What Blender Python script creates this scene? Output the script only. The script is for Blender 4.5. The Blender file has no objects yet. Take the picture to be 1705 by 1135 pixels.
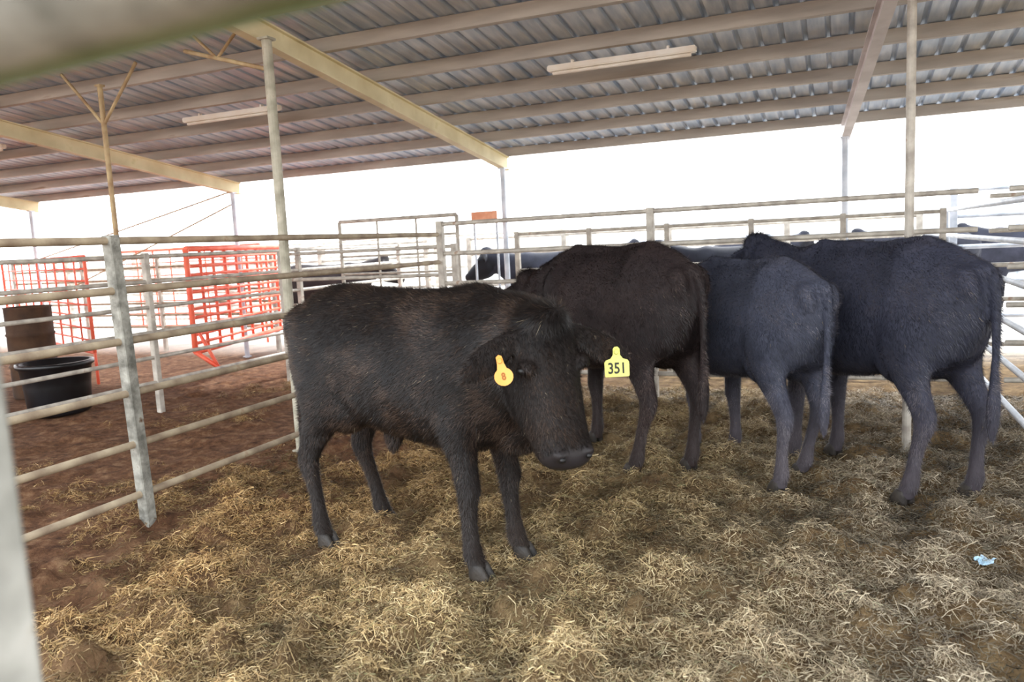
import bpy, bmesh, math, random
import numpy as np
from mathutils import Vector, Matrix, noise
random.seed(7); rng=np.random.default_rng(7)
S=bpy.context.scene
COL=S.collection
YAW=math.radians(23); CY,SY=math.cos(YAW),math.sin(YAW)
CAMH=1.5
def c2w(x,y): return (x*CY-y*SY, x*SY+y*CY)   # ground survey frame -> building frame

# ------------------------------------------------------------ materials
def L(c): return tuple(((v/255)/12.92 if v/255<=0.04045 else ((v/255+0.055)/1.055)**2.4) for v in c)+(1,)
def mat(name,c1,c2,scale=6,rough=.6,metal=0,bump=.15,bscale=None,c3=None,detail=6,stretch=None,sheen=0):
    m=bpy.data.materials.new(name); m.use_nodes=True; nt=m.node_tree; N=nt.nodes; b=N['Principled BSDF']
    tc=N.new('ShaderNodeTexCoord'); mp=N.new('ShaderNodeMapping'); nt.links.new(tc.outputs['Object'],mp.inputs[0])
    if stretch: mp.inputs['Scale'].default_value=stretch
    n=N.new('ShaderNodeTexNoise'); n.inputs['Scale'].default_value=scale; n.inputs['Detail'].default_value=detail
    nt.links.new(mp.outputs[0],n.inputs['Vector'])
    r=N.new('ShaderNodeValToRGB'); r.color_ramp.elements[0].position=.35; r.color_ramp.elements[1].position=.65
    r.color_ramp.elements[0].color=L(c1); r.color_ramp.elements[1].color=L(c2)
    if c3:
        e=r.color_ramp.elements.new(.74); e.color=L(c3)
    nt.links.new(n.outputs['Fac'],r.inputs[0]); nt.links.new(r.outputs[0],b.inputs['Base Color'])
    b.inputs['Roughness'].default_value=rough; b.inputs['Metallic'].default_value=metal
    if sheen:
        b.inputs['Sheen Weight'].default_value=sheen
    if bump:
        n2=N.new('ShaderNodeTexNoise'); n2.inputs['Scale'].default_value=bscale or scale*4; n2.inputs['Detail'].default_value=5
        nt.links.new(mp.outputs[0],n2.inputs['Vector'])
        bp=N.new('ShaderNodeBump'); bp.inputs['Strength'].default_value=bump; bp.inputs['Distance'].default_value=.02
        nt.links.new(n2.outputs['Fac'],bp.inputs['Height']); nt.links.new(bp.outputs[0],b.inputs['Normal'])
    return m
M_rail=mat('weathered_pipe',(158,150,140),(204,198,186),9,.55,.1,.1,c3=(150,112,84))
M_railr=mat('rusty_pipe',(136,118,98),(180,164,138),7,.75,.05,.15,c3=(140,94,66))
M_white=mat('galvanised_pipe',(168,176,188),(212,216,224),5,.45,.2,.05)
M_post=mat('flaking_post',(104,102,94),(168,166,156),14,.75,.1,.3,c3=(98,72,52))
M_cream=mat('cream_painted_steel',(214,200,158),(236,224,186),3,.6,0,.05,c3=(204,192,128))
M_grafter=mat('faded_grey_pink_steel',(204,196,194),(230,224,224),3,.6,0,.05,c3=(196,184,172))
M_purl=mat('purlin_steel',(164,156,148),(198,190,180),2.5,.7,0,.1,c3=(158,138,118),stretch=(.4,3,3))
M_col=mat('column_paint',(150,146,128),(192,186,168),9,.65,0,.15,c3=(140,112,84))
M_rust=mat('rust_pole',(156,126,92),(196,174,134),8,.75,0,.2)
M_orange=mat('orange_paint',(240,88,60),(250,122,92),6,.5,0,.05)
M_sign=mat('sign_orange_tan',(222,144,108),(238,172,136),12,.6,0,.05)
M_sheet=mat('galvanised_roof_sheet',(176,196,222),(222,234,250),3.5,.4,.0,.02,c3=(240,246,254),stretch=(4,.6,1))
M_tubel=mat('fluorescent_fitting',(240,228,212),(250,244,234),4,.5,0,0)
M_black=mat('black_plastic',(12,12,14),(26,27,31),5,.35,0,.05)
M_drum=mat('rusty_drum',(56,38,26),(84,60,40),5,.8,.1,.2)
M_near=mat('mossy_cream_rail',(112,112,104),(180,178,170),9,.7,0,.1,c3=(140,124,100))
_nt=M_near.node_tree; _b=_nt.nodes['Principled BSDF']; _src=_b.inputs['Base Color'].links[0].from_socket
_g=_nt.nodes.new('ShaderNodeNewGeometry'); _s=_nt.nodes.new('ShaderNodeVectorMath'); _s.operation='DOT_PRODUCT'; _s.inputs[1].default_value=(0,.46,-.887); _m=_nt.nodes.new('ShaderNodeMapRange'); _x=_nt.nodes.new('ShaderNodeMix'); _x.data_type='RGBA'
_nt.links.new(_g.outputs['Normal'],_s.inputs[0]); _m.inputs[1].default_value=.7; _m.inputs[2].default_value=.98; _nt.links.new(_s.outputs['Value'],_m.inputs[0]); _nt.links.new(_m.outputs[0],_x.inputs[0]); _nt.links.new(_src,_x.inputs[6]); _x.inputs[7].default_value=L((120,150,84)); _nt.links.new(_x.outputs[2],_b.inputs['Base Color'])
M_hoof=mat('hoof_horn',(34,30,28),(62,55,48),12,.6,0,.2)
M_eye=mat('eye_wet',(8,6,5),(12,9,8),5,.45,0,0)
M_tagy=mat('yellow_tag_plastic',(206,206,92),(222,220,118),5,.4,0,0)
M_tago=mat('orange_tag_plastic',(226,146,50),(236,170,84),5,.4,0,0)
M_ink=mat('tag_ink',(28,30,24),(44,46,36),5,.6,0,0)
M_inko=mat('faded_tag_ink',(150,84,24),(166,96,36),5,.6,0,0)
M_nost=mat('nostril_dark',(8,6,6),(14,10,10),5,.5,0,0)
M_scrap=mat('plastic_scrap',(150,190,215),(205,224,236),20,.35,0,.1)

def coat(name,c1,c2,c3,leg,head,muz):
    m=bpy.data.materials.new(name); m.use_nodes=True; nt=m.node_tree; N=nt.nodes; K=nt.links; b=N['Principled BSDF']
    tc=N.new('ShaderNodeTexCoord')
    n=N.new('ShaderNodeTexNoise'); n.inputs['Scale'].default_value=3.2; n.inputs['Detail'].default_value=8; n.inputs['Roughness'].default_value=.7
    K.new(tc.outputs['Object'],n.inputs['Vector'])
    r=N.new('ShaderNodeValToRGB'); e=r.color_ramp.elements; e[0].position=.34; e[0].color=L(c1); e[1].position=.56; e[1].color=L(c2)
    q=e.new(.72); q.color=L(c3)
    K.new(n.outputs['Fac'],r.inputs[0])
    sp=N.new('ShaderNodeSeparateXYZ'); K.new(tc.outputs['Object'],sp.inputs[0])
    mr=N.new('ShaderNodeMapRange'); mr.inputs[1].default_value=.65; mr.inputs[2].default_value=.15; mr.inputs[3].default_value=0; mr.inputs[4].default_value=.75
    K.new(sp.outputs[2],mr.inputs[0])
    def mix(f,a,col):
        mx=N.new('ShaderNodeMix'); mx.data_type='RGBA'; mx.inputs[7].default_value=L(col); K.new(f,mx.inputs[0]); K.new(a,mx.inputs[6]); return mx.outputs[2]
    c=mix(mr.outputs[0],r.outputs[0],leg)
    at=N.new('ShaderNodeAttribute'); at.attribute_name='region'; s2=N.new('ShaderNodeSeparateXYZ'); K.new(at.outputs['Vector'],s2.inputs[0])
    c=mix(s2.outputs[0],c,head); c=mix(s2.outputs[1],c,muz)
    K.new(c,b.inputs['Base Color'])
    ro=N.new('ShaderNodeMapRange'); ro.inputs[3].default_value=.7; ro.inputs[4].default_value=.36; K.new(s2.outputs[1],ro.inputs[0]); K.new(ro.outputs[0],b.inputs['Roughness'])
    b.inputs['Specular IOR Level'].default_value=.25
    n2=N.new('ShaderNodeTexNoise'); n2.inputs['Scale'].default_value=90; n2.inputs['Detail'].default_value=4; n2.inputs['Roughness'].default_value=.7
    mp=N.new('ShaderNodeMapping'); mp.inputs['Scale'].default_value=(.45,1.6,1.0); K.new(tc.outputs['Object'],mp.inputs[0]); K.new(mp.outputs[0],n2.inputs['Vector'])
    bp=N.new('ShaderNodeBump'); bp.inputs['Strength'].default_value=.12; bp.inputs['Distance'].default_value=.005
    K.new(n2.outputs['Fac'],bp.inputs['Height']); K.new(bp.outputs[0],b.inputs['Normal'])
    return m
M_coatA=coat('dark_brown_coat',(16,11,9),(26,19,16),(38,29,24),(40,34,31),(27,20,17),(40,36,37))
M_coatB=coat('brown_coat',(32,25,26),(46,37,37),(62,50,47),(60,50,48),(30,24,24),(50,46,48))
M_coatC=coat('haze_painted_slate_coat',(54,57,70),(72,75,90),(90,89,100),(86,78,80),(40,40,50),(50,46,48))  # blue haze over the right-hand cattle is painted into this slate coat
M_coatD=coat('haze_painted_dark_coat',(44,46,58),(58,60,75),(76,74,84),(78,70,73),(34,34,44),(50,46,48))  # bluish tint paints the same haze into a darker coat
M_coatE=coat('black_coat',(28,29,38),(43,44,56),(56,56,68),(50,48,50),(24,24,30),(40,40,44))

def hairmat():
    m=bpy.data.materials.new('short_coat_hair'); m.use_nodes=True; nt=m.node_tree; b=nt.nodes['Principled BSDF']; a=nt.nodes.new('ShaderNodeVertexColor'); a.layer_name='tone'
    nt.links.new(a.outputs[0],b.inputs['Base Color']); b.inputs['Roughness'].default_value=.5; b.inputs['Specular IOR Level'].default_value=.35; return m
M_hair=hairmat()

# ------------------------------------------------------------ helpers
def link(o): COL.objects.link(o); return o
def top(o,label,cat,group=None,kind=None):
    o['label']=label; o['category']=cat
    if group: o['group']=group
    if kind: o['kind']=kind
    return o
def empty(name,loc,rot=0):
    o=bpy.data.objects.new(name,None); o.location=loc; o.rotation_euler[2]=rot; o.empty_display_size=.1; return link(o)
def mesh_obj(name,bm,m,parent=None,smooth=True):
    bmesh.ops.recalc_face_normals(bm,faces=bm.faces)
    me=bpy.data.meshes.new(name); bm.to_mesh(me); bm.free()
    if m: me.materials.append(m)
    if smooth:
        me.polygons.foreach_set('use_smooth',[True]*len(me.polygons))
    o=bpy.data.objects.new(name,me); link(o)
    if parent: o.parent=parent
    return o
def ring_tube(bm,rings):
    vs=[[bm.verts.new(p) for p in r] for r in rings]
    n=len(vs[0])
    for a,b in zip(vs[:-1],vs[1:]):
        for i in range(n): bm.faces.new((a[i],a[(i+1)%n],b[(i+1)%n],b[i]))
    bm.faces.new(vs[0][::-1]); bm.faces.new(vs[-1])
def tube(bm,pts,side_hint=None,n=16,sub=2):
    """pts: (x,y,z,ra,rb): ra along side vector, rb along the other."""
    P=np.array(pts,float)
    Q=[]
    for i in range(len(P)-1):
        p0=P[max(i-1,0)];p1=P[i];p2=P[i+1];p3=P[min(i+2,len(P)-1)]
        for k in range(sub):
            t=k/sub; Q.append(.5*((2*p1)+(-p0+p2)*t+(2*p0-5*p1+4*p2-p3)*t*t+(-p0+3*p1-3*p2+p3)*t**3))
    Q.append(P[-1]); rings=[]
    for i,q in enumerate(Q):
        a=Q[max(i-1,0)][:3]; b=Q[min(i+1,len(Q)-1)][:3]; t=Vector(b-a).normalized()
        if side_hint is not None: s=Vector(side_hint)
        else: s=Vector((0,0,1)).cross(t)
        s=(s-t*s.dot(t)).normalized(); u=t.cross(s)
        c=Vector(q[:3]); ra=max(q[3],.003); rb=max(q[4],.003)
        rings.append([c+s*ra*math.cos(2*math.pi*k/n)+u*rb*math.sin(2*math.pi*k/n) for k in range(n)])
    ring_tube(bm,rings)
def ellipsoid(bm,c,r,rotz=0,roty=0):
    m=Matrix.Translation(c)@Matrix.Rotation(rotz,4,'Z')@Matrix.Rotation(roty,4,'Y')@Matrix.Diagonal((r[0],r[1],r[2],1))
    bmesh.ops.create_uvsphere(bm,u_segments=16,v_segments=10,radius=1,matrix=m)
def box(bm,a,b,w,h,up=(0,0,1)):
    a=Vector(a);b=Vector(b);t=(b-a).normalized(); s=Vector(up).cross(t).normalized(); u=t.cross(s)
    f=lambda c:[c+s*w/2+u*h/2,c-s*w/2+u*h/2,c-s*w/2-u*h/2,c+s*w/2-u*h/2]
    ring_tube(bm,[f(a),f(b)])
def pipe(bm,a,b,r,n=12,collar=False):
    a=Vector(a);b=Vector(b);t=(b-a).normalized(); h=Vector((0,0,1)) if abs(t.z)<.9 else Vector((1,0,0))
    s=h.cross(t).normalized();u=t.cross(s)
    f=lambda c,rr:[c+s*rr*math.cos(2*math.pi*k/n)+u*rr*math.sin(2*math.pi*k/n) for k in range(n)]
    d=min(.004,r*.2)
    ring_tube(bm,[f(a,r-d),f(a+t*d,r),f(b-t*d,r),f(b,r-d)])
def pipe_obj(name,a,b,r,m,parent=None):
    bm=bmesh.new(); org=Vector(a); pipe(bm,Vector((0,0,0)),Vector(b)-Vector(a),r)
    o=mesh_obj(name,bm,m,parent); o.location=org if parent is None else org-parent.location
    return o
def fence(a,b,zs,posts,rr,pr,mr,mp,label,ptop=None,name='rail_fence',lean=0):
    e=empty(name,(a[0],a[1],0)); top(e,label,'fence')
    for i,z in enumerate(zs):
        pipe_obj('rail',(a[0],a[1],z),(b[0],b[1],z),rr,mr,e)
    for t in posts:
        x=a[0]+(b[0]-a[0])*t; y=a[1]+(b[1]-a[1])*t
        bm=bmesh.new(); box(bm,(0,0,-.02),(0,-lean,ptop or zs[-1]+.03),pr*2,pr*2,up=(0,1,0)); bmesh.ops.bevel(bm,geom=bm.edges[:],offset=.006,segments=1,affect='EDGES')
        o=mesh_obj('fence_post',bm,mp,e,False); o.location=(x-a[0],y-a[1],0)
    return e

# ------------------------------------------------------------ ground
def gh(x,y):
    ins=1.0 if (-3.7<x<1.1 and .2<y<7) else .5
    v=noise.fractal(Vector((x*1.3,y*1.3,3.1)),1.0,2.0,4)*.03
    c=noise.fractal(Vector((x*4.2,y*4.2,9.7)),.9,2.0,4)
    fg=1.0+.8*max(0,min(1,(3.2-y)*.6))*max(0,min(1,(.4-x)))
    v+=max(0,c)*.09*ins*fg+c*.014
    return v if ins==1.0 else v*.8
GX0,GX1,GY0,GY1,GS=-8.0,1.8,.2,7.9,.035
nx=int((GX1-GX0)/GS)+1; ny=int((GY1-GY0)/GS)+1
H=np.zeros((ny,nx))
for j in range(ny):
    for i in range(nx): H[j,i]=gh(GX0+i*GS,GY0+j*GS)
H=np.clip(H,-.05,.16)-.012
def hs(x,y):
    fx=np.clip((x-GX0)/GS,0,nx-1.001); fy=np.clip((y-GY0)/GS,0,ny-1.001)
    i=fx.astype(int); j=fy.astype(int); a=fx-i; b=fy-j
    return H[j,i]*(1-a)*(1-b)+H[j,i+1]*a*(1-b)+H[j+1,i]*(1-a)*b+H[j+1,i+1]*a*b
xs=[-120,-70,-40,-25,-16,-12,-10,-9,-8.4]+[GX0+i*GS for i in range(nx)]+[2.2,2.8,3.6,5,7,10,16,25,40,70,120]
ys=[-60,-30,-12,-5,-2,-.8,-.2]+[GY0+j*GS for j in range(ny)]+[8.3,8.8,9.4,10.5,12,15,20,30,50,90,160]
vv=[];
for y in ys:
    for x in xs:
        if GX0-1e-6<=x<=GX1+1e-6 and GY0-1e-6<=y<=GY1+1e-6:
            z=H[min(ny-1,int(round((y-GY0)/GS))),min(nx-1,int(round((x-GX0)/GS)))]
        else: z=-.01
        vv.append((x,y,z))
nX=len(xs); ff=[(j*nX+i,j*nX+i+1,(j+1)*nX+i+1,(j+1)*nX+i) for j in range(len(ys)-1) for i in range(nX-1)]
me=bpy.data.meshes.new('floor'); me.from_pydata(vv,[],ff); me.polygons.foreach_set('use_smooth',[True]*len(ff))
fl=link(bpy.data.objects.new('floor',me)); fl['kind']='structure'; fl['label']='trodden red-brown dirt and dung floor of the cattle pen'; fl['category']='ground'
m=bpy.data.materials.new('pen_dirt'); m.use_nodes=True; nt=m.node_tree;N=nt.nodes;K=nt.links;b=N['Principled BSDF']; b.inputs['Roughness'].default_value=.95; b.inputs['Specular IOR Level'].default_value=.15
tc=N.new('ShaderNodeTexCoord')
def nz(s,d=6,r=.6):
    n=N.new('ShaderNodeTexNoise'); n.inputs['Scale'].default_value=s; n.inputs['Detail'].default_value=d; n.inputs['Roughness'].default_value=r; K.new(tc.outputs['Object'],n.inputs['Vector']); return n
def ramp(src,els):
    r=N.new('ShaderNodeValToRGB'); e=r.color_ramp.elements
    e[0].position=els[0][0]; e[0].color=L(els[0][1]); e[1].position=els[1][0]; e[1].color=L(els[1][1])
    for p,c in els[2:]: q=e.new(p); q.color=L(c)
    K.new(src,r.inputs[0]); return r
def mixc(f,a,bb):
    x=N.new('ShaderNodeMix'); x.data_type='RGBA'; K.new(f,x.inputs[0]); K.new(a,x.inputs[6]); K.new(bb,x.inputs[7]); return x.outputs[2]
dirt=ramp(nz(9,10,.75).outputs['Fac'],[(.34,(68,46,34)),(.52,(118,84,61)),(.66,(152,119,90))])
dung=ramp(nz(7,9,.7).outputs['Fac'],[(.35,(88,68,50)),(.55,(136,112,80)),(.7,(168,144,106))])
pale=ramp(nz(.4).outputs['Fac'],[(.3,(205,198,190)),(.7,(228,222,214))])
sp=N.new('ShaderNodeSeparateXYZ'); K.new(tc.outputs['Object'],sp.inputs[0])
def mr(src,a,bb):
    q=N.new('ShaderNodeMapRange'); q.inputs[1].default_value=a; q.inputs[2].default_value=bb; K.new(src,q.inputs[0]); return q.outputs[0]
ad=N.new('ShaderNodeMath'); ad.operation='MULTIPLY_ADD'; ad.inputs[1].default_value=2.2; K.new(nz(1.2).outputs['Fac'],ad.inputs[0]); K.new(sp.outputs[0],ad.inputs[2])
c=mixc(mr(ad.outputs[0],-2.3,-.7),dirt.outputs[0],dung.outputs[0])
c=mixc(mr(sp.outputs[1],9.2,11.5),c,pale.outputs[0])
K.new(c,b.inputs['Base Color'])
bp=N.new('ShaderNodeBump'); bp.inputs['Strength'].default_value=.8; bp.inputs['Distance'].default_value=.04; K.new(nz(24,9,.75).outputs['Fac'],bp.inputs['Height']); K.new(bp.outputs[0],b.inputs['Normal'])
me.materials.append(m)

# straw litter
def straw(N_,x0,x1,y0,y1,seed,thr):
    r=np.random.default_rng(seed)
    x=r.uniform(x0,x1,N_); y=y0+(y1-y0)*r.uniform(0,1,N_)**1.4
    den=np.array([noise.fractal(Vector((a*.9,bq*.9,1.7)),1,2,3) for a,bq in zip(x,y)])
    clump=np.array([noise.fractal(Vector((a*4.2,bq*4.2,5.7)),.9,2,3) for a,bq in zip(x,y)])
    lf=np.clip((x+2.7)*.6,-.95,.3)
    keep=(den*.75+clump*.65+r.uniform(-.45,.45,N_)+lf+.24)>thr
    x,y,clump=x[keep],y[keep],clump[keep]; n=len(x)
    Ln=r.uniform(.010,.038,n)*np.where(r.uniform(0,1,n)>.98,2.4,1); w=r.uniform(.0007,.0016,n)
    swirl=np.array([noise.noise(Vector((a*6,bq*6,8.1)))*10 for a,bq in zip(x,y)])
    th=swirl+r.normal(0,.8,n); tilt=r.normal(0,.38,n); bend=r.normal(0,1.0,n)
    base=hs(x,y)+r.uniform(.001,.016,n)+np.clip(clump,0,1)*r.uniform(0,.10,n)
    P=[]
    for k,t in enumerate((-1,0,1)):
        ang=th+bend*t
        cx=x+np.cos(ang)*Ln*t; cy=y+np.sin(ang)*Ln*t
        cz=np.maximum(base+np.sin(tilt)*Ln*t+(0.008 if k==1 else 0),hs(cx,cy)+.001)
        sx=-np.sin(th)*w; sy=np.cos(th)*w; sz=r.normal(0,.7,n)*w
        P.append(np.stack([cx+sx,cy+sy,cz+sz],1)); P.append(np.stack([cx-sx,cy-sy,cz-sz],1))
    V=np.stack(P,1).reshape(-1,3)
    bi=(np.arange(n)*6)[:,None]
    F=np.concatenate([bi+np.array([0,1,3,2]),bi+np.array([2,3,5,4])],0)
    pal=np.array([L((206,186,144))[:3],L((188,164,118))[:3],L((158,133,94))[:3],L((116,94,66))[:3],L((158,150,104))[:3]])
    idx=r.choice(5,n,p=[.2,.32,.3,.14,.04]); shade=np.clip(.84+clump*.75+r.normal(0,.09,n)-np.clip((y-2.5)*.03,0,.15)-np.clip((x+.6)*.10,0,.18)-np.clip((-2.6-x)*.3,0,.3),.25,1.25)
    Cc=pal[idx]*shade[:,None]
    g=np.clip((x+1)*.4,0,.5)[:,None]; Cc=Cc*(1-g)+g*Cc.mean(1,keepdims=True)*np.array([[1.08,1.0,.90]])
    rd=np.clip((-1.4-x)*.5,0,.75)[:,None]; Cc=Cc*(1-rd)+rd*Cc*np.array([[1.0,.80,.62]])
    C=np.concatenate([np.repeat(Cc,6,0),np.ones((n*6,1))],1)
    return V,F,C
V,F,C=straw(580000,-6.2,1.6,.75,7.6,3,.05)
me=bpy.data.meshes.new('straw_litter'); me.vertices.add(len(V)); me.vertices.foreach_set('co',V.ravel())
me.loops.add(F.size); me.loops.foreach_set('vertex_index',F.ravel()); me.polygons.add(len(F)); me.polygons.foreach_set('loop_start',np.arange(0,F.size,4)); 
me.update(calc_edges=True); me.validate()
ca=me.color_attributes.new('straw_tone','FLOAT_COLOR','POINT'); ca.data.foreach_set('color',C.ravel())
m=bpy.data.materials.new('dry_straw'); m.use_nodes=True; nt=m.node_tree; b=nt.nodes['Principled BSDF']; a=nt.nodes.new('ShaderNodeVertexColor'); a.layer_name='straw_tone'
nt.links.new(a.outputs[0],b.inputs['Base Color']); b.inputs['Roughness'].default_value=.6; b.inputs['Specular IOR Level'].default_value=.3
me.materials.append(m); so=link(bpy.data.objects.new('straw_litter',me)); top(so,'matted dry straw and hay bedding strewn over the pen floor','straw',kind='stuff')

# ------------------------------------------------------------ roof
SL=.137; YE=9.2; ZE=2.6
def zp(y): return ZE+SL*(YE-y)
X0,X1,YN=-17,9,1.4
pitch=.17; prof=[(0,0),(.05,0),(.061,.026),(.088,.026),(.099,0)]
pts=[]; x=X0
while x<X1:
    for a,h in prof: pts.append((x+a,h))
    x+=pitch
bm=bmesh.new(); rows=[]
for y in (YN,3.0,6.2,YE+.35): rows.append([bm.verts.new((a,y,zp(y)+.12+h)) for a,h in pts])
for r0,r1 in zip(rows[:-1],rows[1:]):
    for i in range(len(pts)-1): bm.faces.new((r0[i],r0[i+1],r1[i+1],r1[i]))
o=mesh_obj('ceiling',bm,M_sheet,None,False); o['kind']='structure'; o['label']='corrugated galvanised roof sheeting'; o['category']='roof'
o.modifiers.new('thick','SOLIDIFY').thickness=.002
y=YE+.1
while y>YN:
    bm=bmesh.new(); z=zp(y)+.058
    for (ca_,cb_,w,h) in ((0,0,.012,.105),(.03,.047,.06,.012),(.03,-.047,.06,.012)):
        box(bm,(X0-X0,ca_,cb_),(X1-X0,ca_,cb_),w,h)
    o=mesh_obj('roof_purlin',bm,M_purl,None,False); o.location=(X0,y,z); top(o,'brown-grey steel purlin under the roof sheets','roof beam','roof purlins')
    y-=.76
RX=[-12.6,-8.25,-3.92,.04,4.9]
for x in RX:
    sk=.56 if x==.04 else 0
    bm=bmesh.new(); a=Vector((sk,YN,zp(YN)-.078)); bb=Vector((0,YE+.15,zp(YE+.15)-.078))
    box(bm,a,bb,.02,.156); 
    u=Vector((0,0,.078)); box(bm,a+u,bb+u,.085,.014); box(bm,a-u,bb-u,.085,.014)
    o=mesh_obj('roof_rafter',bm,M_grafter if sk else M_cream,None,False); o.location=(x,0,0); top(o,'faded grey-pink painted steel roof rafter' if sk else 'cream painted steel roof rafter','roof beam','roof rafters')
def column(x,y,r,m,label,brace=False,ztop=None):
    e=empty('support_column',(x,y,0)); top(e,label,'post')
    zt=(ztop or zp(y)-.16)
    bm=bmesh.new(); pipe(bm,(0,0,-.03),(0,0,zt),r,14); box(bm,(0,0,zt-.012),(0,0,zt+.004),r*2.6,r*2.6,up=(0,1,0)); box(bm,(0,0,.0),(0,0,.014),r*2.6,r*2.6,up=(0,1,0))
    mesh_obj('column_shaft',bm,m,e,False)
    if brace:
        for s in (-1,1):
            bm=bmesh.new(); z0=zt-.33; pipe(bm,(0,0,z0),(s*.42,s*.02,zt+.14),.014,8); mesh_obj('brace_arm',bm,m,e)
    return e
for x in RX: column(x,YE,.034,M_white,'thin pale steel eave column',ztop=zp(YE)-.16)
column(-3.82,4.75,.036,M_col,'pale weathered steel column under a cream rafter')
column(.405,5.65,.028,M_rail,'pale grey steel column standing in the cattle pen',ztop=zp(5.65))
column(-5.84,5.03,.022,M_rust,'thin rusty roof prop with forked brace arms',True,ztop=zp(5.03)-.16)
bm=bmesh.new(); pipe(bm,(0,0,0),(-.85,.1,.26),.016,8); pipe(bm,(-.5,.06,.15),(-.3,.1,.36),.012,8);pipe(bm,(-.5,.06,.15),(-.75,.1,.36),.012,8)
o=mesh_obj('brace_fork',bm,M_rust); o.location=(-3.84,4.75,2.84); top(o,'forked rusty brace on the pale column','brace')
for (x,yv) in ((-1.67,6.47),(-5.73,6.47),(-9.8,6.47)):
    e=empty('fluorescent_light',(x,yv,zp(yv)-.03)); top(e,'long white fluorescent batten hung under the purlins','ceiling light','fluorescent battens')
    bm=bmesh.new(); box(bm,(-.62,0,0),(.62,0,0),.075,.05); bmesh.ops.bevel(bm,geom=bm.edges[:],offset=.008,segments=2,affect='EDGES'); mesh_obj('light_body',bm,M_tubel,e,False)
    bm=bmesh.new(); pipe(bm,(-.58,0,-.04),(.58,0,-.04),.014); mesh_obj('light_tube',bm,M_tubel,e)
    for s in (-.4,.4):
        bm=bmesh.new(); box(bm,(s,0,.02),(s,0,.05),.02,.04,up=(0,1,0)); mesh_obj('hanger',bm,M_tubel,e,False)
for a,bb in (((-8.25,9.15,2.45),(-12.6,9.15,1.6)),((-8.25,9.2,1.75),(-12.6,9.2,1.95)),((-12.6,9.25,.9),(-8.25,9.25,2.3))):
    o=pipe_obj('brace_rod',a,bb,.012,M_rust); top(o,'thin rusty bracing rod between eave columns','brace')

# ------------------------------------------------------------ fences
ZL=[.2,.49,.78,1.07,1.35,1.62]; ZB=[.27,.56,.85,1.14,1.43,1.72]
fence((-3.64,.45),(-3.64,6.84),ZL,[.421],.021,.034,M_railr,M_post,'weathered pipe rail fence with a flaking grey post',lean=.045)
fence((-3.64,6.9),(.96,6.9),ZB,[0,.455],.021,.033,M_rail,M_rail,'pale pipe rail fence behind the standing cattle')
fence((1.16,6.9),(4.2,6.9),ZB,[.22,.5],.021,.03,M_rail,M_rail,'pale pipe rail fence continuing past the corner')
fence((1.08,.45),(1.08,12.5),ZL,[.2,.80],.022,.036,M_white,M_white,'galvanised pipe rail fence beside the cattle')
e=fence((-.682,.40),(1.7,.40),[.2,.5,.8],[0,.98],.024,.034,M_near,M_near,'cream gate rails with green moss, close to the viewer',ptop=1.62)
o=pipe_obj('rail',(-1.3,.385,1.655),(1.7,.385,1.775),.056,M_near,e)
fence((-6.3,2.2),(-6.3,12),[.3,.55,.8,1.05,1.3,1.55],[.15,.36,.6,.85],.02,.03,M_rail,M_rail,'second pale pipe rail fence along the lane')
fence((-15,11.6),(-6.4,11.6),[.35,.6,.85,1.1,1.35,1.6],[0,.25,.5,.75,1],.025,.04,M_rail,M_rail,'pale far yard fence')
fence((-5.6,11.6),(.95,11.6),[.35,.6,.85,1.1,1.35,1.6],[0,.25,.5,.75,1],.025,.04,M_rail,M_rail,'pale far yard fence')
fence((-14,9.75),(-8.1,9.75),[.4,.6,.8,1.0,1.2,1.4,1.56],[0,.3,.6,1],.02,.03,M_railr,M_rail,'weathered pipe rail fence across the side yard')
fence((-6.1,7.5),(-3.8,7.5),[.35,.6,.9,1.2,1.5],[0,1],.02,.03,M_rail,M_rail,'short pale pipe rail fence across the lane')
fence((-3.5,8.55),(.9,8.55),[.35,.62,.9,1.18,1.42,1.6],[0,.2,.4,.6,.8,1],.018,.028,M_rail,M_rail,'pale pipe rail fence of the next yard')
fence((1.2,8.0),(6,8.0),[.4,.8,1.1,1.4,1.7],[.15,.3,.5,.75],.02,.034,M_rail,M_rail,'pale pipe rail fence of the next yard')
fence((1.2,10.4),(9,10.4),[.4,.8,1.2,1.55,1.85],[0,.18,.36,.54,.72],.025,.04,M_white,M_white,'pale far yard fence')
fence((-18,13.6),(-4.6,13.6),[.4,.75,1.1,1.4,1.7],[0,.2,.4,.6,.8,1],.028,.045,M_rail,M_rail,'pale distant yard fence')
fence((-4.2,17),(14,17),[.5,1.0,1.4,1.75],[0,.2,.4,.6,.8,1],.03,.045,M_white,M_white,'pale distant yard fence')
def gate(a,b,z0,z1,m,label,nb=6,nv=4,mesh_=False,r=.02,legs=True):
    e=empty('yard_gate',(a[0],a[1],0)); top(e,label,'gate')
    d=Vector((b[0]-a[0],b[1]-a[1],0))
    bm=bmesh.new(); pipe(bm,(0,0,z0),(0,0,z1),r*1.2); pipe(bm,d+Vector((0,0,z0)),d+Vector((0,0,z1)),r*1.2); pipe(bm,(0,0,z0),d+Vector((0,0,z0)),r*1.2); pipe(bm,(0,0,z1),d+Vector((0,0,z1)),r*1.2)
    if legs: pipe(bm,(0,0,0.0),(0,0,z0),r); pipe(bm,d,d+Vector((0,0,z0)),r)
    mesh_obj('gate_frame',bm,m,e)
    for i in range(1,nb):
        z=z0+(z1-z0)*i/nb; bm=bmesh.new(); pipe(bm,(0,0,z),d+Vector((0,0,z)),r*.7,8); mesh_obj('gate_bar',bm,m,e)
    for i in range(1,nv):
        p=d*(i/nv); bm=bmesh.new(); pipe(bm,p+Vector((0,0,z0)),p+Vector((0,0,z1)),r*.7,8); mesh_obj('gate_upright',bm,m,e)
    return e
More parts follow.
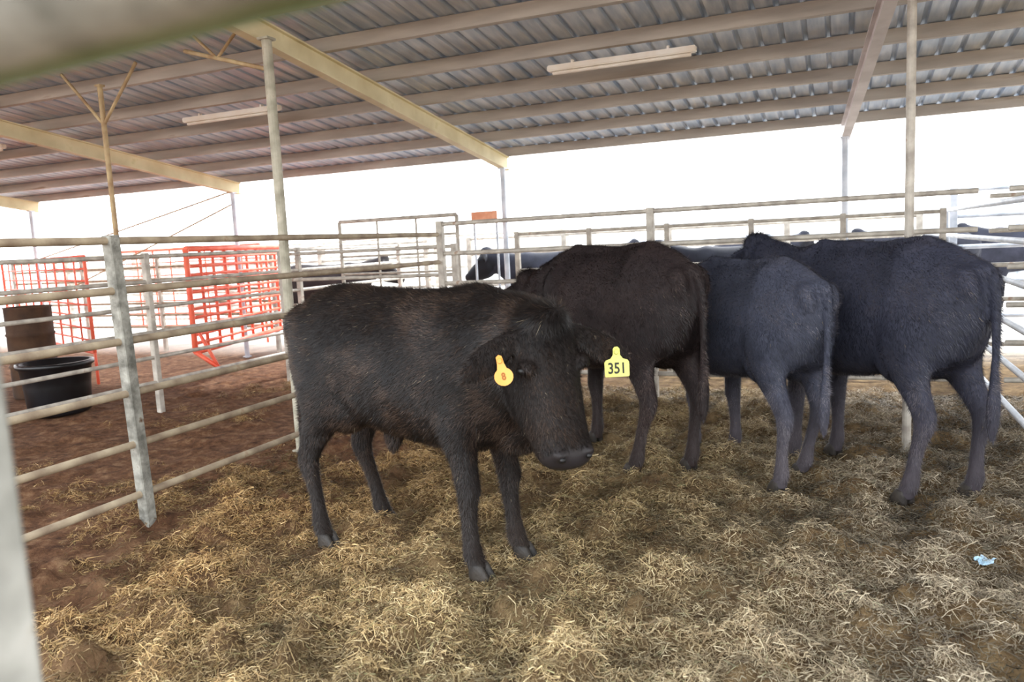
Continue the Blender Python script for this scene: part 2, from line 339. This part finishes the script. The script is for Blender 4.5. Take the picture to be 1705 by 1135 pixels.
g=gate((-6.95,6.9),(-7.75,9.6),.42,1.62,M_orange,'bright orange steel yard gate',12,9,r=.028,legs=False)
bm=bmesh.new(); pipe(bm,(0,0,0),(0,0,1.7),.03); mesh_obj('gate_post',bm,M_rail,g).location=(-.85,2.78,0)
bm=bmesh.new(); pipe(bm,(0,0,.42),(.28,.05,.24),.026); pipe(bm,(.28,.05,.24),(.02,.0,.75),.02); mesh_obj('gate_stay',bm,M_orange,g)
gate((-7.9,4.6),(-11.6,5.9),.5,1.55,M_orange,'orange steel gate panel standing in the yard',9,13,r=.018)
gate((-8.6,6.9),(-13.2,9.0),.4,1.6,M_orange,'orange steel gate panel standing in the yard',8,10,r=.018)
gate((-6.0,8.6),(-4.3,8.6),.3,1.88,M_rail,'tall pipe gate frame behind the pen',7,3)
gate((-9.2,10.8),(-12.5,10.8),.3,1.7,M_orange,'orange steel gate panel standing in the yard',6,8,r=.02)
bm=bmesh.new(); box(bm,(-.17,0,0),(.17,0,0),.02,.14); bmesh.ops.bevel(bm,geom=bm.edges[:],offset=.004,segments=1,affect='EDGES')
o=mesh_obj('sign_board',bm,M_sign,None,False); o.location=(-4.0,8.75,1.83); top(o,'small orange-tan board fixed above the rails','sign')
for s in (-.15,.15):
    bm=bmesh.new(); pipe(bm,(s,.025,-1.83),(s,.025,.07),.014); mesh_obj('sign_post',bm,M_white,o)

def lathe(name,prof,m,loc,label,cat,n=28):
    bm=bmesh.new(); ring_tube(bm,[[Vector((r*math.cos(2*math.pi*k/n),r*math.sin(2*math.pi*k/n),z)) for k in range(n)] for r,z in prof])
    o=mesh_obj(name,bm,m); o.location=loc; top(o,label,cat); return o
lathe('water_tub',[(.26,0),(.29,.03),(.31,.3),(.33,.48),(.36,.50),(.36,.54),(.32,.54),(.29,.3),(.26,.08)],M_black,(-7.45,5.5,-.01),'black plastic water tub on the dirt','tub')
lathe('steel_drum',[(.24,0),(.25,.02),(.245,.35),(.26,.37),(.245,.39),(.245,.72),(.26,.74),(.245,.76),(.245,1.04),(.255,1.06),(.23,1.06),(.225,1.03)],M_drum,(-8.75,6.2,-.01),'rusty brown steel drum standing in the yard','drum')

# ------------------------------------------------------------ cattle
def build_body(name,neck,P,Mz,foot,voxel=.0125,head_scale=1.0,navel=False,ear_drop=.35,ear_fwd=-.25,ear_len=1.0,tailsw=0.0,bony=0.0,wid=1.0,tors=30):
    bm=bmesh.new()
    hk=.01*bony
    secs=[(-.74,1.14,.98,.065,.2),(-.70,1.21,.86,.12,.25),(-.62,1.27,.75,.175,.32),(-.54,1.305,.71,.2,.26),(-.46,1.33,.69,.22,.18),(-.37,1.34+hk,.67,.234+hk,.13),(-.28,1.332,.645,.24,.22),(-.18,1.32,.62,.246,.32),(0,1.31,.585,.262,.38),(.17,1.305,.565,.27,.38),(.31,1.315,.55,.255,.34),(.43,1.335,.56,.234,.4),(.55,1.305,.59,.207,.36),(.66,1.24,.66,.168,.28),(.74,1.14,.76,.11,.2)]
    rings=[];n=32
    for x,zt,zb,w,tp in secs:
        w*=wid
        c=(zt+zb)/2;h=(zt-zb)/2;r=[]
        for k in range(n):
            a=2*math.pi*k/n; ca,sa=math.cos(a),math.sin(a)
            yy=w*math.copysign(abs(ca)**.85,ca)*(1-tp*max(0,sa)**2); zz=c+h*math.copysign(abs(sa)**.92,sa)
            r.append(Vector((x,yy,zz)))
        rings.append(r)
    ring_tube(bm,rings)
    for s in (-1,1):
        ellipsoid(bm,(.37,s*.115,.93),(.18,.125,.31),roty=.15); ellipsoid(bm,(-.48,s*.102*wid,.94),(.20,.12,.27),roty=-.1)
        ellipsoid(bm,(-.67,s*.075,1.12),(.08,.055,.10))
        ellipsoid(bm,(-.32,s*.11,.76),(.16,.10,.17),roty=.5)
    if bony:
        tube(bm,[(-.68,0,1.225,.03,.03),(-.4,0,1.335,.035,.035),(-.1,0,1.315,.03,.03),(.4,0,1.335,.035,.035)],side_hint=(0,1,0),n=10)
    ellipsoid(bm,(.60,0,.71),(.16,.11,.16)); ellipsoid(bm,(.42,0,1.24),(.18,.075,.085)); 
    HL=[(-.42,.12,1.05,.20,.10),(-.42,.145,.88,.19,.11),(-.43,.16,.76,.155,.092),(-.455,.165,.66,.108,.072),(-.505,.165,.56,.072,.053),(-.55,.165,.47,.064,.046),(-.55,.165,.42,.057,.043),(-.53,.165,.35,.041,.036),(-.505,.165,.26,.035,.032),(-.49,.165,.17,.037,.035),(-.482,.165,.115,.045,.043),(-.462,.165,.065,.042,.042),(-.448,.165,.03,.048,.046)]
    FL=[(.40,.12,.95,.14,.09),(.39,.145,.78,.13,.095),(.385,.15,.66,.10,.08),(.395,.15,.54,.068,.058),(.405,.15,.45,.058,.053),(.41,.15,.40,.058,.053),(.40,.15,.34,.046,.042),(.398,.15,.24,.037,.035),(.4,.15,.16,.039,.037),(.402,.15,.115,.046,.044),(.415,.15,.065,.042,.042),(.425,.15,.03,.048,.046)]
    hooves=[]
    for base,s,key in ((HL,-1,'hr'),(HL,1,'hl'),(FL,-1,'fr'),(FL,1,'fl')):
        dx,dy=foot.get(key,(0,0)); pts=[]
        for x,y,z,rf,rl in base:
            t=max(0,1-z/.85); pts.append((x+dx*t,s*y*(.5+.5*wid)+dy*t,z,rl,rf))
        tube(bm,pts,side_hint=(0,1,0),n=14,sub=2); hooves.append((pts[-1][0],pts[-1][1]))
    tube(bm,neck,n=20,sub=3)
    P=Vector(P);Mz=Vector(Mz);a=(Mz-P).normalized(); hor=Vector((a.x,a.y,0)).normalized(); side=Vector((0,0,1)).cross(hor).normalized(); nrm=side.cross(a)
    if nrm.dot(hor)+nrm.z<0: nrm=-nrm
    k=(Mz-P).length/.5; kw=head_scale
    HS=[(-.05,.065,.05,-.03),(-.02,.095,.085,.0),(.03,.116,.11,.012),(.08,.126,.130,.016),(.14,.130,.152,.014),(.19,.130,.162,.006),(.25,.123,.156,.0),(.31,.114,.140,-.002),(.37,.104,.120,.0),(.42,.099,.100,.0),(.46,.099,.084,-.002),(.49,.094,.070,-.006),(.515,.072,.052,-.016),(.53,.035,.03,-.034)]
    rings=[]
    for sx,w,h,o in HS:
        c=P+a*sx*k+nrm*(o-h*kw+.0); r=[]
        for q in range(20):
            an=2*math.pi*q/20; ca,sa=math.cos(an),math.sin(an)
            wq=w*kw*math.copysign(abs(ca)**.8,ca)*(1-.22*max(0,-sa)); r.append(c+side*wq+nrm*h*kw*math.copysign(abs(sa)**.8,sa))
        rings.append(r)
    ring_tube(bm,rings)
    hm=lambda sx,sd,nn: P+a*sx*k+side*sd*kw+nrm*nn*kw
    for s in (-1,1):
        ellipsoid(bm,hm(.165,s*.102,-.024),(.042,.036,.03))
        ellipsoid(bm,hm(.478,s*.054,-.018),(.03,.03,.026)); ellipsoid(bm,hm(.17,s*.07,-.18),(.07,.07,.08))
    ellipsoid(bm,hm(.0,0,-.025),(.095,.095,.07)); ellipsoid(bm,hm(.495,0,-.10),(.055,.055,.035))
    ears=[]
    for s in (-1,1):
        b0=hm(.045,s*.100,-.05); d=(side*s+nrm*ear_fwd+Vector((0,0,-ear_drop))).normalized(); pe=[]
        thick=(nrm+hor*.6).normalized()
        wv=d.cross(thick).normalized()
        for t,w,th in ((-.03,.028,.022),(.03,.038,.022),(.08,.052,.018),(.13,.054,.016),(.18,.040,.015),(.22,.015,.012)):
            c=b0+d*t*kw*ear_len; pe.append((c.x,c.y,c.z,w*kw,th))
        tube(bm,pe,side_hint=wv,n=12,sub=2); ears.append((b0+d*.14*kw*ear_len,thick,b0,d))
    tube(bm,[(-.70,0,1.20,.05,.045),(-.745,0,1.18,.034,.034),(-.77,tailsw*.2,1.10,.026,.028),(-.775,tailsw*.5,.9,.021,.022),(-.765,tailsw*.8,.7,.02,.02),(-.76,tailsw,.55,.035,.032),(-.755,tailsw,.43,.03,.028),(-.755,tailsw,.36,.01,.01)],side_hint=(0,1,0),n=10,sub=2)
    if navel: tube(bm,[(-.12,0,.62,.05,.07),(-.13,0,.54,.03,.05),(-.14,0,.49,.012,.02)],side_hint=(0,1,0),n=10)
    me=bpy.data.meshes.new('tmp'); bmesh.ops.recalc_face_normals(bm,faces=bm.faces); bm.to_mesh(me); bm.free()
    t=link(bpy.data.objects.new('tmp',me)); rm=t.modifiers.new('r','REMESH'); rm.mode='VOXEL'; rm.voxel_size=voxel; rm.use_smooth_shade=True
    sm=t.modifiers.new('s','SMOOTH'); sm.factor=.5; sm.iterations=7
    dg=bpy.context.evaluated_depsgraph_get(); me1=bpy.data.meshes.new_from_object(t.evaluated_get(dg)); bpy.data.objects.remove(t)
    t=link(bpy.data.objects.new('tmp',me1)); nv=len(me1.vertices); co=np.empty(nv*3); me1.vertices.foreach_get('co',co); co=co.reshape(-1,3)
    wt=np.clip((co[:,2]-.58)/.14,0,1)*np.clip((.74-co[:,0])/.12,0,1)*np.clip((co[:,0]+.74)/.05,0,1)
    pr=np.array(P); wt*=np.clip((np.linalg.norm(co-pr,axis=1)-.30)/.1,0,1)
    for ee in ears: wt*=np.clip((np.linalg.norm(co-np.array(ee[0]),axis=1)-.16)/.06,0,1)
    vg=t.vertex_groups.new(name='trunk')
    for lv in range(1,9):
        ids=np.nonzero(np.round(wt*8).astype(int)==lv)[0]
        if len(ids): vg.add(ids.tolist(),lv/8,'REPLACE')
    sm=t.modifiers.new('s','SMOOTH'); sm.factor=.5; sm.iterations=tors; sm.vertex_group='trunk'
    dg=bpy.context.evaluated_depsgraph_get(); me2=bpy.data.meshes.new_from_object(t.evaluated_get(dg)); me2.name=name
    bpy.data.objects.remove(t)
    me2.polygons.foreach_set('use_smooth',[True]*len(me2.polygons))
    nv=len(me2.vertices); co=np.empty(nv*3); me2.vertices.foreach_get('co',co); co=co.reshape(-1,3)
    rel=co-np.array(P); s_=rel@np.array(a)/k; perp=np.linalg.norm(rel-np.outer(rel@np.array(a),np.array(a)),axis=1)
    inh=(perp<.28)
    reg=np.zeros((nv,3)); reg[:,0]=np.clip((s_-.0)/.08,0,1)*inh*(co[:,0]>.6); reg[:,1]=np.clip((s_-.45)/.04,0,1)*inh*(perp<.2)*(co[:,0]>.75)
    at=me2.attributes.new('region','FLOAT_VECTOR','POINT'); at.data.foreach_set('vector',reg.ravel())
    info=dict(hooves=hooves,ears=ears,hm=hm,side=side,nrm=nrm,a=a,hor=hor,kw=kw,P=P,k=k)
    return me2,info
def hoof_mesh():
    bm=bmesh.new()
    for s in (-1,1):
        rings=[]
        for z,f,w,cx in ((0,.058,.024,.012),(.012,.058,.0245,.011),(.04,.048,.023,.004),(.066,.038,.021,-.003),(.074,.03,.016,-.004)):
            rings.append([Vector((cx+f*math.cos(q)*(1.1 if math.cos(q)>0 else .8),s*.024+w*math.sin(q),z)) for q in [2*math.pi*i/14 for i in range(14)]])
        ring_tube(bm,rings)
    bmesh.ops.recalc_face_normals(bm,faces=bm.faces)
    me=bpy.data.meshes.new('hoof'); bm.to_mesh(me); bm.free(); me.materials.append(M_hoof); me.polygons.foreach_set('use_smooth',[True]*len(me.polygons)); return me
HOOF=hoof_mesh()
def hair(parent,me,info,n,cols,ln=(.016,.036),straw_frac=.0022,seed=1,legc=(62,56,54),blotch=1.5):
    r=np.random.default_rng(seed); me.calc_loop_triangles(); nt_=len(me.loop_triangles)
    tv=np.empty(nt_*3,dtype=np.int32); me.loop_triangles.foreach_get('vertices',tv); tv=tv.reshape(-1,3)
    nv=len(me.vertices); co=np.empty(nv*3); me.vertices.foreach_get('co',co); co=co.reshape(-1,3)
    vn=np.empty(nv*3); me.vertices.foreach_get('normal',vn); vn=vn.reshape(-1,3)
    reg=np.empty(nv*3); me.attributes['region'].data.foreach_get('vector',reg); reg=reg.reshape(-1,3)
    A,B,Cc=co[tv[:,0]],co[tv[:,1]],co[tv[:,2]]; ar=np.linalg.norm(np.cross(B-A,Cc-A),axis=1); 
    f=r.choice(nt_,n,p=ar/ar.sum()); u=r.uniform(0,1,n); v=r.uniform(0,1,n); sw=u+v>1; u[sw]=1-u[sw]; v[sw]=1-v[sw]
    p=A[f]+(B-A)[f]*u[:,None]+(Cc-A)[f]*v[:,None]; nn=vn[tv[f,0]]; rg=reg[tv[f,0]]
    k=(rg[:,1]<.3)&(p[:,2]>.07); p,nn,rg=p[k],nn[k],rg[k]; n=len(p)
    flow=np.tile(np.array([-.7,0,-.5]),(n,1)); leg=p[:,2]<.6; flow[leg]=(-.1,0,-1); hd=rg[:,0]>.5; flow[hd]=np.array(info['a'])
    sw=np.array([noise.noise(Vector(q)*4) for q in p]); sw2=np.array([noise.noise(Vector(q)*14) for q in p]); flow[:,2]+=sw*.8
    flow=flow-nn*(flow*nn).sum(1,keepdims=True); flow/=np.linalg.norm(flow,axis=1,keepdims=True)+1e-6
    d=flow+nn*(r.uniform(.10,.45,n)+np.clip(sw2,0,1)*.5)[:,None]+r.normal(0,.25,(n,3)); d/=np.linalg.norm(d,axis=1,keepdims=True)
    sd=np.cross(d,nn); sd/=np.linalg.norm(sd,axis=1,keepdims=True)+1e-6
    poll=np.clip(1-np.linalg.norm(p-np.array(info['P']),axis=1)/.16,0,1)
    w=r.uniform(.0007,.0014,n)[:,None]; l=r.uniform(*ln,n)[:,None]*np.where(hd,.75,1)[:,None]*(1+1.6*poll[:,None])
    isst=r.uniform(0,1,n)<straw_frac*np.where(p[:,2]>.9,1.5,.5)
    V=np.stack([p+sd*w-nn*.002,p-sd*w-nn*.002,p+d*l],1).reshape(-1,3)
    pal=np.array([L(c)[:3] for c in cols]); cl=np.clip(sw*blotch+sw2*.6+.42+r.normal(0,.3,n),0,.999); col=pal[(cl*len(pal)).astype(int)]*r.uniform(.5,1.8,n)[:,None]*np.where(hd,.8,1)[:,None]
    lt=np.clip((.6-p[:,2])/.4,0,1)[:,None]*.65; col=col*(1-lt)+lt*np.array(L(legc)[:3])
    col[isst]=np.array(L((136,122,100))[:3])
    m2=bpy.data.meshes.new('coat_hair'); m2.vertices.add(len(V)); m2.vertices.foreach_set('co',V.ravel()); F=np.arange(len(V),dtype=np.int32)
    m2.loops.add(len(V)); m2.loops.foreach_set('vertex_index',F); m2.polygons.add(n); m2.polygons.foreach_set('loop_start',np.arange(0,len(V),3,dtype=np.int32)); m2.update(calc_edges=True)
    ca=m2.color_attributes.new('tone','FLOAT_COLOR','POINT'); C=np.concatenate([np.repeat(col,3,0),np.ones((n*3,1))],1); ca.data.foreach_set('color',C.ravel())
    m2.materials.append(M_hair); o=link(bpy.data.objects.new('coat_hair',m2)); o.parent=parent; o['kind']='stuff'; return o
def cow(me,info,coatm,cc,heading,scale,label,group=None,hairn=0,cols=None,seed=1,legc=(62,56,54),blotch=1.2):
    x,y=c2w(*cc); hx,hy=c2w(*heading); rz=math.atan2(hy,hx)
    e=empty('cow',(x,y,0),rz); e.scale=(scale,)*3; top(e,label,'cow',group)
    me=me.copy(); me.materials.clear(); me.materials.append(coatm)
    b=link(bpy.data.objects.new('cow_body',me)); b.parent=e
    for hxp,hyp in info['hooves']:
        h=link(bpy.data.objects.new('hoof',HOOF)); h.parent=e; h.location=(hxp,hyp,-.005)
    hm=info['hm']
    for s in (-1,1):
        bm=bmesh.new(); ellipsoid(bm,hm(.175,s*.124,-.026),(.017,.017,.015)); mesh_obj('eye',bm,M_eye,e)
    if hairn: hair(e,me,info,hairn,cols,seed=seed,legc=legc,blotch=blotch)
    return e
def rotz_to(n,up=Vector((0,0,1))):
    z=n.normalized(); u=(up-z*up.dot(z)).normalized(); r=u.cross(z)
    return Matrix((r,u,z)).transposed().to_4x4()
neckA=[(.40,0,1.0,.19,.29),(.58,-.02,1.01,.195,.285),(.72,-.07,1.02,.18,.26),(.83,-.14,1.01,.155,.21),(.88,-.18,1.0,.12,.15)]
meA,iA=build_body('cow_body',neckA,(.90,-.195,1.20),(1.06,-.295,.655),dict(hr=(-.04,.0),hl=(.08,0.02),fr=(.03,.0),fl=(.10,-.02)),head_scale=1.2,navel=True,voxel=.0105,ear_drop=.6,ear_fwd=.15,ear_len=1.18)
cA=cow(meA,iA,M_coatA,(-.51,3.775),(.846,-.531),1.0,'dark brown young cow with numbered ear tags, head turned forward',hairn=280000,cols=[(16,11,10),(26,19,15),(38,28,23),(64,50,41)],seed=2,legc=(50,42,38),blotch=.8)
hm=iA['hm']
for s in (-1,1):
    bm=bmesh.new(); ellipsoid(bm,hm(.496,s*.05,-.006),(.012,.016,.012)); o=mesh_obj('nostril',bm,M_nost,cA)
def textmesh(body,size,m):
    cu=bpy.data.curves.new('t','FONT'); cu.body=body; cu.size=size; cu.align_x='CENTER'; cu.align_y='CENTER'; cu.extrude=.0008; cu.offset=.0012
    t=link(bpy.data.objects.new('t',cu)); dg=bpy.context.evaluated_depsgraph_get(); tm=bpy.data.meshes.new_from_object(t.evaluated_get(dg)); bpy.data.objects.remove(t)
    tm.materials.append(m); return tm
def tag(parent,pos,nrm,outline,m,text=None,label=None,rot=0,size=.064,ink=None,ty=-.079):
    bm=bmesh.new(); vs=[bm.verts.new((x,y,0)) for x,y in outline]; f=bm.faces.new(vs)
    r=bmesh.ops.extrude_face_region(bm,geom=[f]); bmesh.ops.translate(bm,verts=[v for v in r['geom'] if isinstance(v,bmesh.types.BMVert)],vec=(0,0,.003))
    bmesh.ops.create_cone(bm,cap_ends=True,segments=14,radius1=.012,radius2=.009,depth=.008,matrix=Matrix.Translation((0,-.008,.006)))
    o=mesh_obj('ear_tag',bm,m,parent,False); o.matrix_local=Matrix.Translation(pos)@rotz_to(nrm)@Matrix.Rotation(rot,4,'Z')
    if label: o['label']=label
    if text:
        q=link(bpy.data.objects.new('tag_number',textmesh(text,size,ink or M_ink))); q.parent=o; q.location=(0,ty,.004); q.scale=(.82,1,1)
    return o
sq=[(-.045,-.105),(.045,-.105),(.048,-.10),(.048,-.048),(.042,-.04),(.024,-.034),(.014,-.02),(.013,.004),(.006,.012),(-.006,.012),(-.013,.004),(-.014,-.02),(-.024,-.034),(-.042,-.04),(-.048,-.048),(-.048,-.10)]
tear=[(.038*math.cos(a),-.072+.036*math.sin(a)) for a in [math.radians(-240+ i*20) for i in range(0,16)]]
tear=[(x,y) for x,y in tear]+[(.014,-.02),(.012,.008),(.0,.016),(-.012,.008),(-.014,-.02)]
lw=cA.rotation_euler[2]
dirc=lambda cx,cy: Vector(c2w(cx,cy)+(0,)) 
toloc=lambda v: Matrix.Rotation(-lw,3,'Z')@v
for (pos,th_,b0_,d_) in iA['ears']:
    isleft = toloc(dirc(1,0)).dot(pos-iA['P'])>0
    if isleft: tag(cA,pos+toloc(dirc(.1,-1))*.035+toloc(dirc(.025,0)),toloc(dirc(.02,-1)+Vector((0,0,.08))),[(x*1.08,y*1.08) for x,y in sq],M_tagy,'351','yellow ear tag numbered 351')
    else: tag(cA,b0_+d_*.105+toloc(dirc(-.0,-1))*.05+Vector((0,0,-.025)),toloc(dirc(-.15,-1)+Vector((0,0,.08))),tear,M_tago,'8','rounded orange ear tag',rot=.22,size=.04,ink=M_inko,ty=-.072)
mid=[(.42,0,1.02,.19,.28),(.60,0,1.03,.165,.24),(.76,0,1.02,.14,.19),(.90,0,1.0,.11,.145),(.96,0,.99,.09,.11)]
meB,iB=build_body('cow_body',mid,(1.0,0,1.14),(1.28,0,.84),dict(hl=(.10,0),hr=(-.04,0),fl=(.06,0)),tailsw=-.02,bony=1,wid=.92)
cow(meB,iB,M_coatB,(.69,5.25),(-.50,.865),1.08,'dark brown cow with tail hanging, turned away, head lowered',hairn=150000,cols=[(29,23,23),(42,34,34),(57,47,44),(80,67,63)],seed=3,legc=(64,54,52))
meC,iC=build_body('cow_body',mid,(1.0,0,1.14),(1.28,0,.84),dict(hl=(-.10,0),hr=(.12,0),fr=(-.06,0)),tailsw=.02,bony=1,wid=.94)
cow(meC,iC,M_coatC,(1.49,4.93),(-.30,.95),.99,'slate-black cow with haze painted into the coat, standing between two others, turned away',hairn=150000,cols=[(50,53,65),(65,68,82),(82,82,93),(106,103,110)],seed=4,legc=(90,80,82))  # hair tones carry the painted haze as well
up=[(.42,0,1.03,.18,.27),(.60,0,1.10,.155,.225),(.76,0,1.18,.13,.175),(.90,0,1.25,.11,.135),(.96,0,1.28,.09,.11)]
meD,iD=build_body('cow_body',up,(1.0,0,1.36),(1.32,0,1.0),dict(hl=(.0,.03),hr=(-.08,-.02),fl=(.05,0)),tailsw=-.03,bony=1,wid=.94)
cow(meD,iD,M_coatD,(2.12,4.60),(-.33,.944),1.05,'large dark cow with long tail and haze painted into the coat, turned away beside the fence',hairn=150000,cols=[(41,43,54),(53,55,69),(68,67,77),(88,84,89)],seed=5,legc=(78,70,72))  # hair colours repeat the haze tint painted into the coat
meE,iE=build_body('cow_body',up,(1.0,0,1.38),(1.32,0,1.02),{},voxel=.025,tors=8)
for cc,hd,sc,mm in (((.7,11.4),(-1,.1),1.03,M_coatE),((2.85,9.5),(-1,.3),1.02,M_coatE),((-3.0,12.7),(1,.1),1.0,M_coatB),((1.5,15.2),(1,.2),1.03,M_coatE),((6.4,12.0),(-1,.1),1.03,M_coatE),((8.9,13.4),(-1,.3),1.03,M_coatE),((4.4,14.2),(1,.1),1.03,M_coatE)):
    cow(meE,iE,mm,cc,hd,sc,'dark cow standing in a neighbouring yard','distant yard cattle')

for (x,y,s) in ((.58,3.74,1),(.2,5.3,.5)):
    bm=bmesh.new(); bmesh.ops.create_grid(bm,x_segments=8,y_segments=8,size=.04*s)
    for v in bm.verts: v.co.z=abs(noise.noise(v.co*40+Vector((x,y,0))))*.035+.02; v.co.x+=noise.noise(v.co*30)*.02
    o=mesh_obj('plastic_scrap',bm,M_scrap,None,False); o.location=(x,y,float(hs(np.array([x]),np.array([y]))[0])); top(o,'crumpled pale blue plastic scrap on the straw','litter')

# ------------------------------------------------------------ light
w=bpy.data.worlds.new('World'); S.world=w; w.use_nodes=True; nt=w.node_tree; bg=nt.nodes['Background']
tc=nt.nodes.new('ShaderNodeTexCoord'); sp=nt.nodes.new('ShaderNodeSeparateXYZ'); rp=nt.nodes.new('ShaderNodeValToRGB')
nt.links.new(tc.outputs['Generated'],sp.inputs[0]); nt.links.new(sp.outputs[2],rp.inputs[0]); nt.links.new(rp.outputs[0],bg.inputs[0])
rp.color_ramp.elements[0].color=(1,1,1,1); rp.color_ramp.elements[1].color=(.80,.90,1,1); bg.inputs[1].default_value=4.6
sl=bpy.data.lights.new('Sun','SUN'); sl.energy=6; sl.angle=.1; so=link(bpy.data.objects.new('Sun',sl)); so.rotation_euler=Vector((-.15,-1,-1)).to_track_quat('-Z','Y').to_euler()

# ------------------------------------------------------------ camera
th=math.atan(.125); r=.05
r0=Vector((CY,SY,0)); f=Vector((-SY*math.cos(th),CY*math.cos(th),-math.sin(th))); u0=r0.cross(f)
Ri=r0*math.cos(r)-u0*math.sin(r); Ui=r0*math.sin(r)+u0*math.cos(r)
cam=bpy.data.cameras.new('Camera'); co=link(bpy.data.objects.new('Camera',cam)); Mx=Matrix((Ri,Ui,-f)).transposed().to_4x4(); Mx.translation=(0,0,CAMH); co.matrix_world=Mx
cam.sensor_width=36; cam.lens=1300/1705*36; cam.clip_start=.02; cam.clip_end=500
cam.dof.use_dof=True; cam.dof.focus_distance=4.2; cam.dof.aperture_fstop=3.0
S.camera=co
S.view_settings.view_transform='Standard'
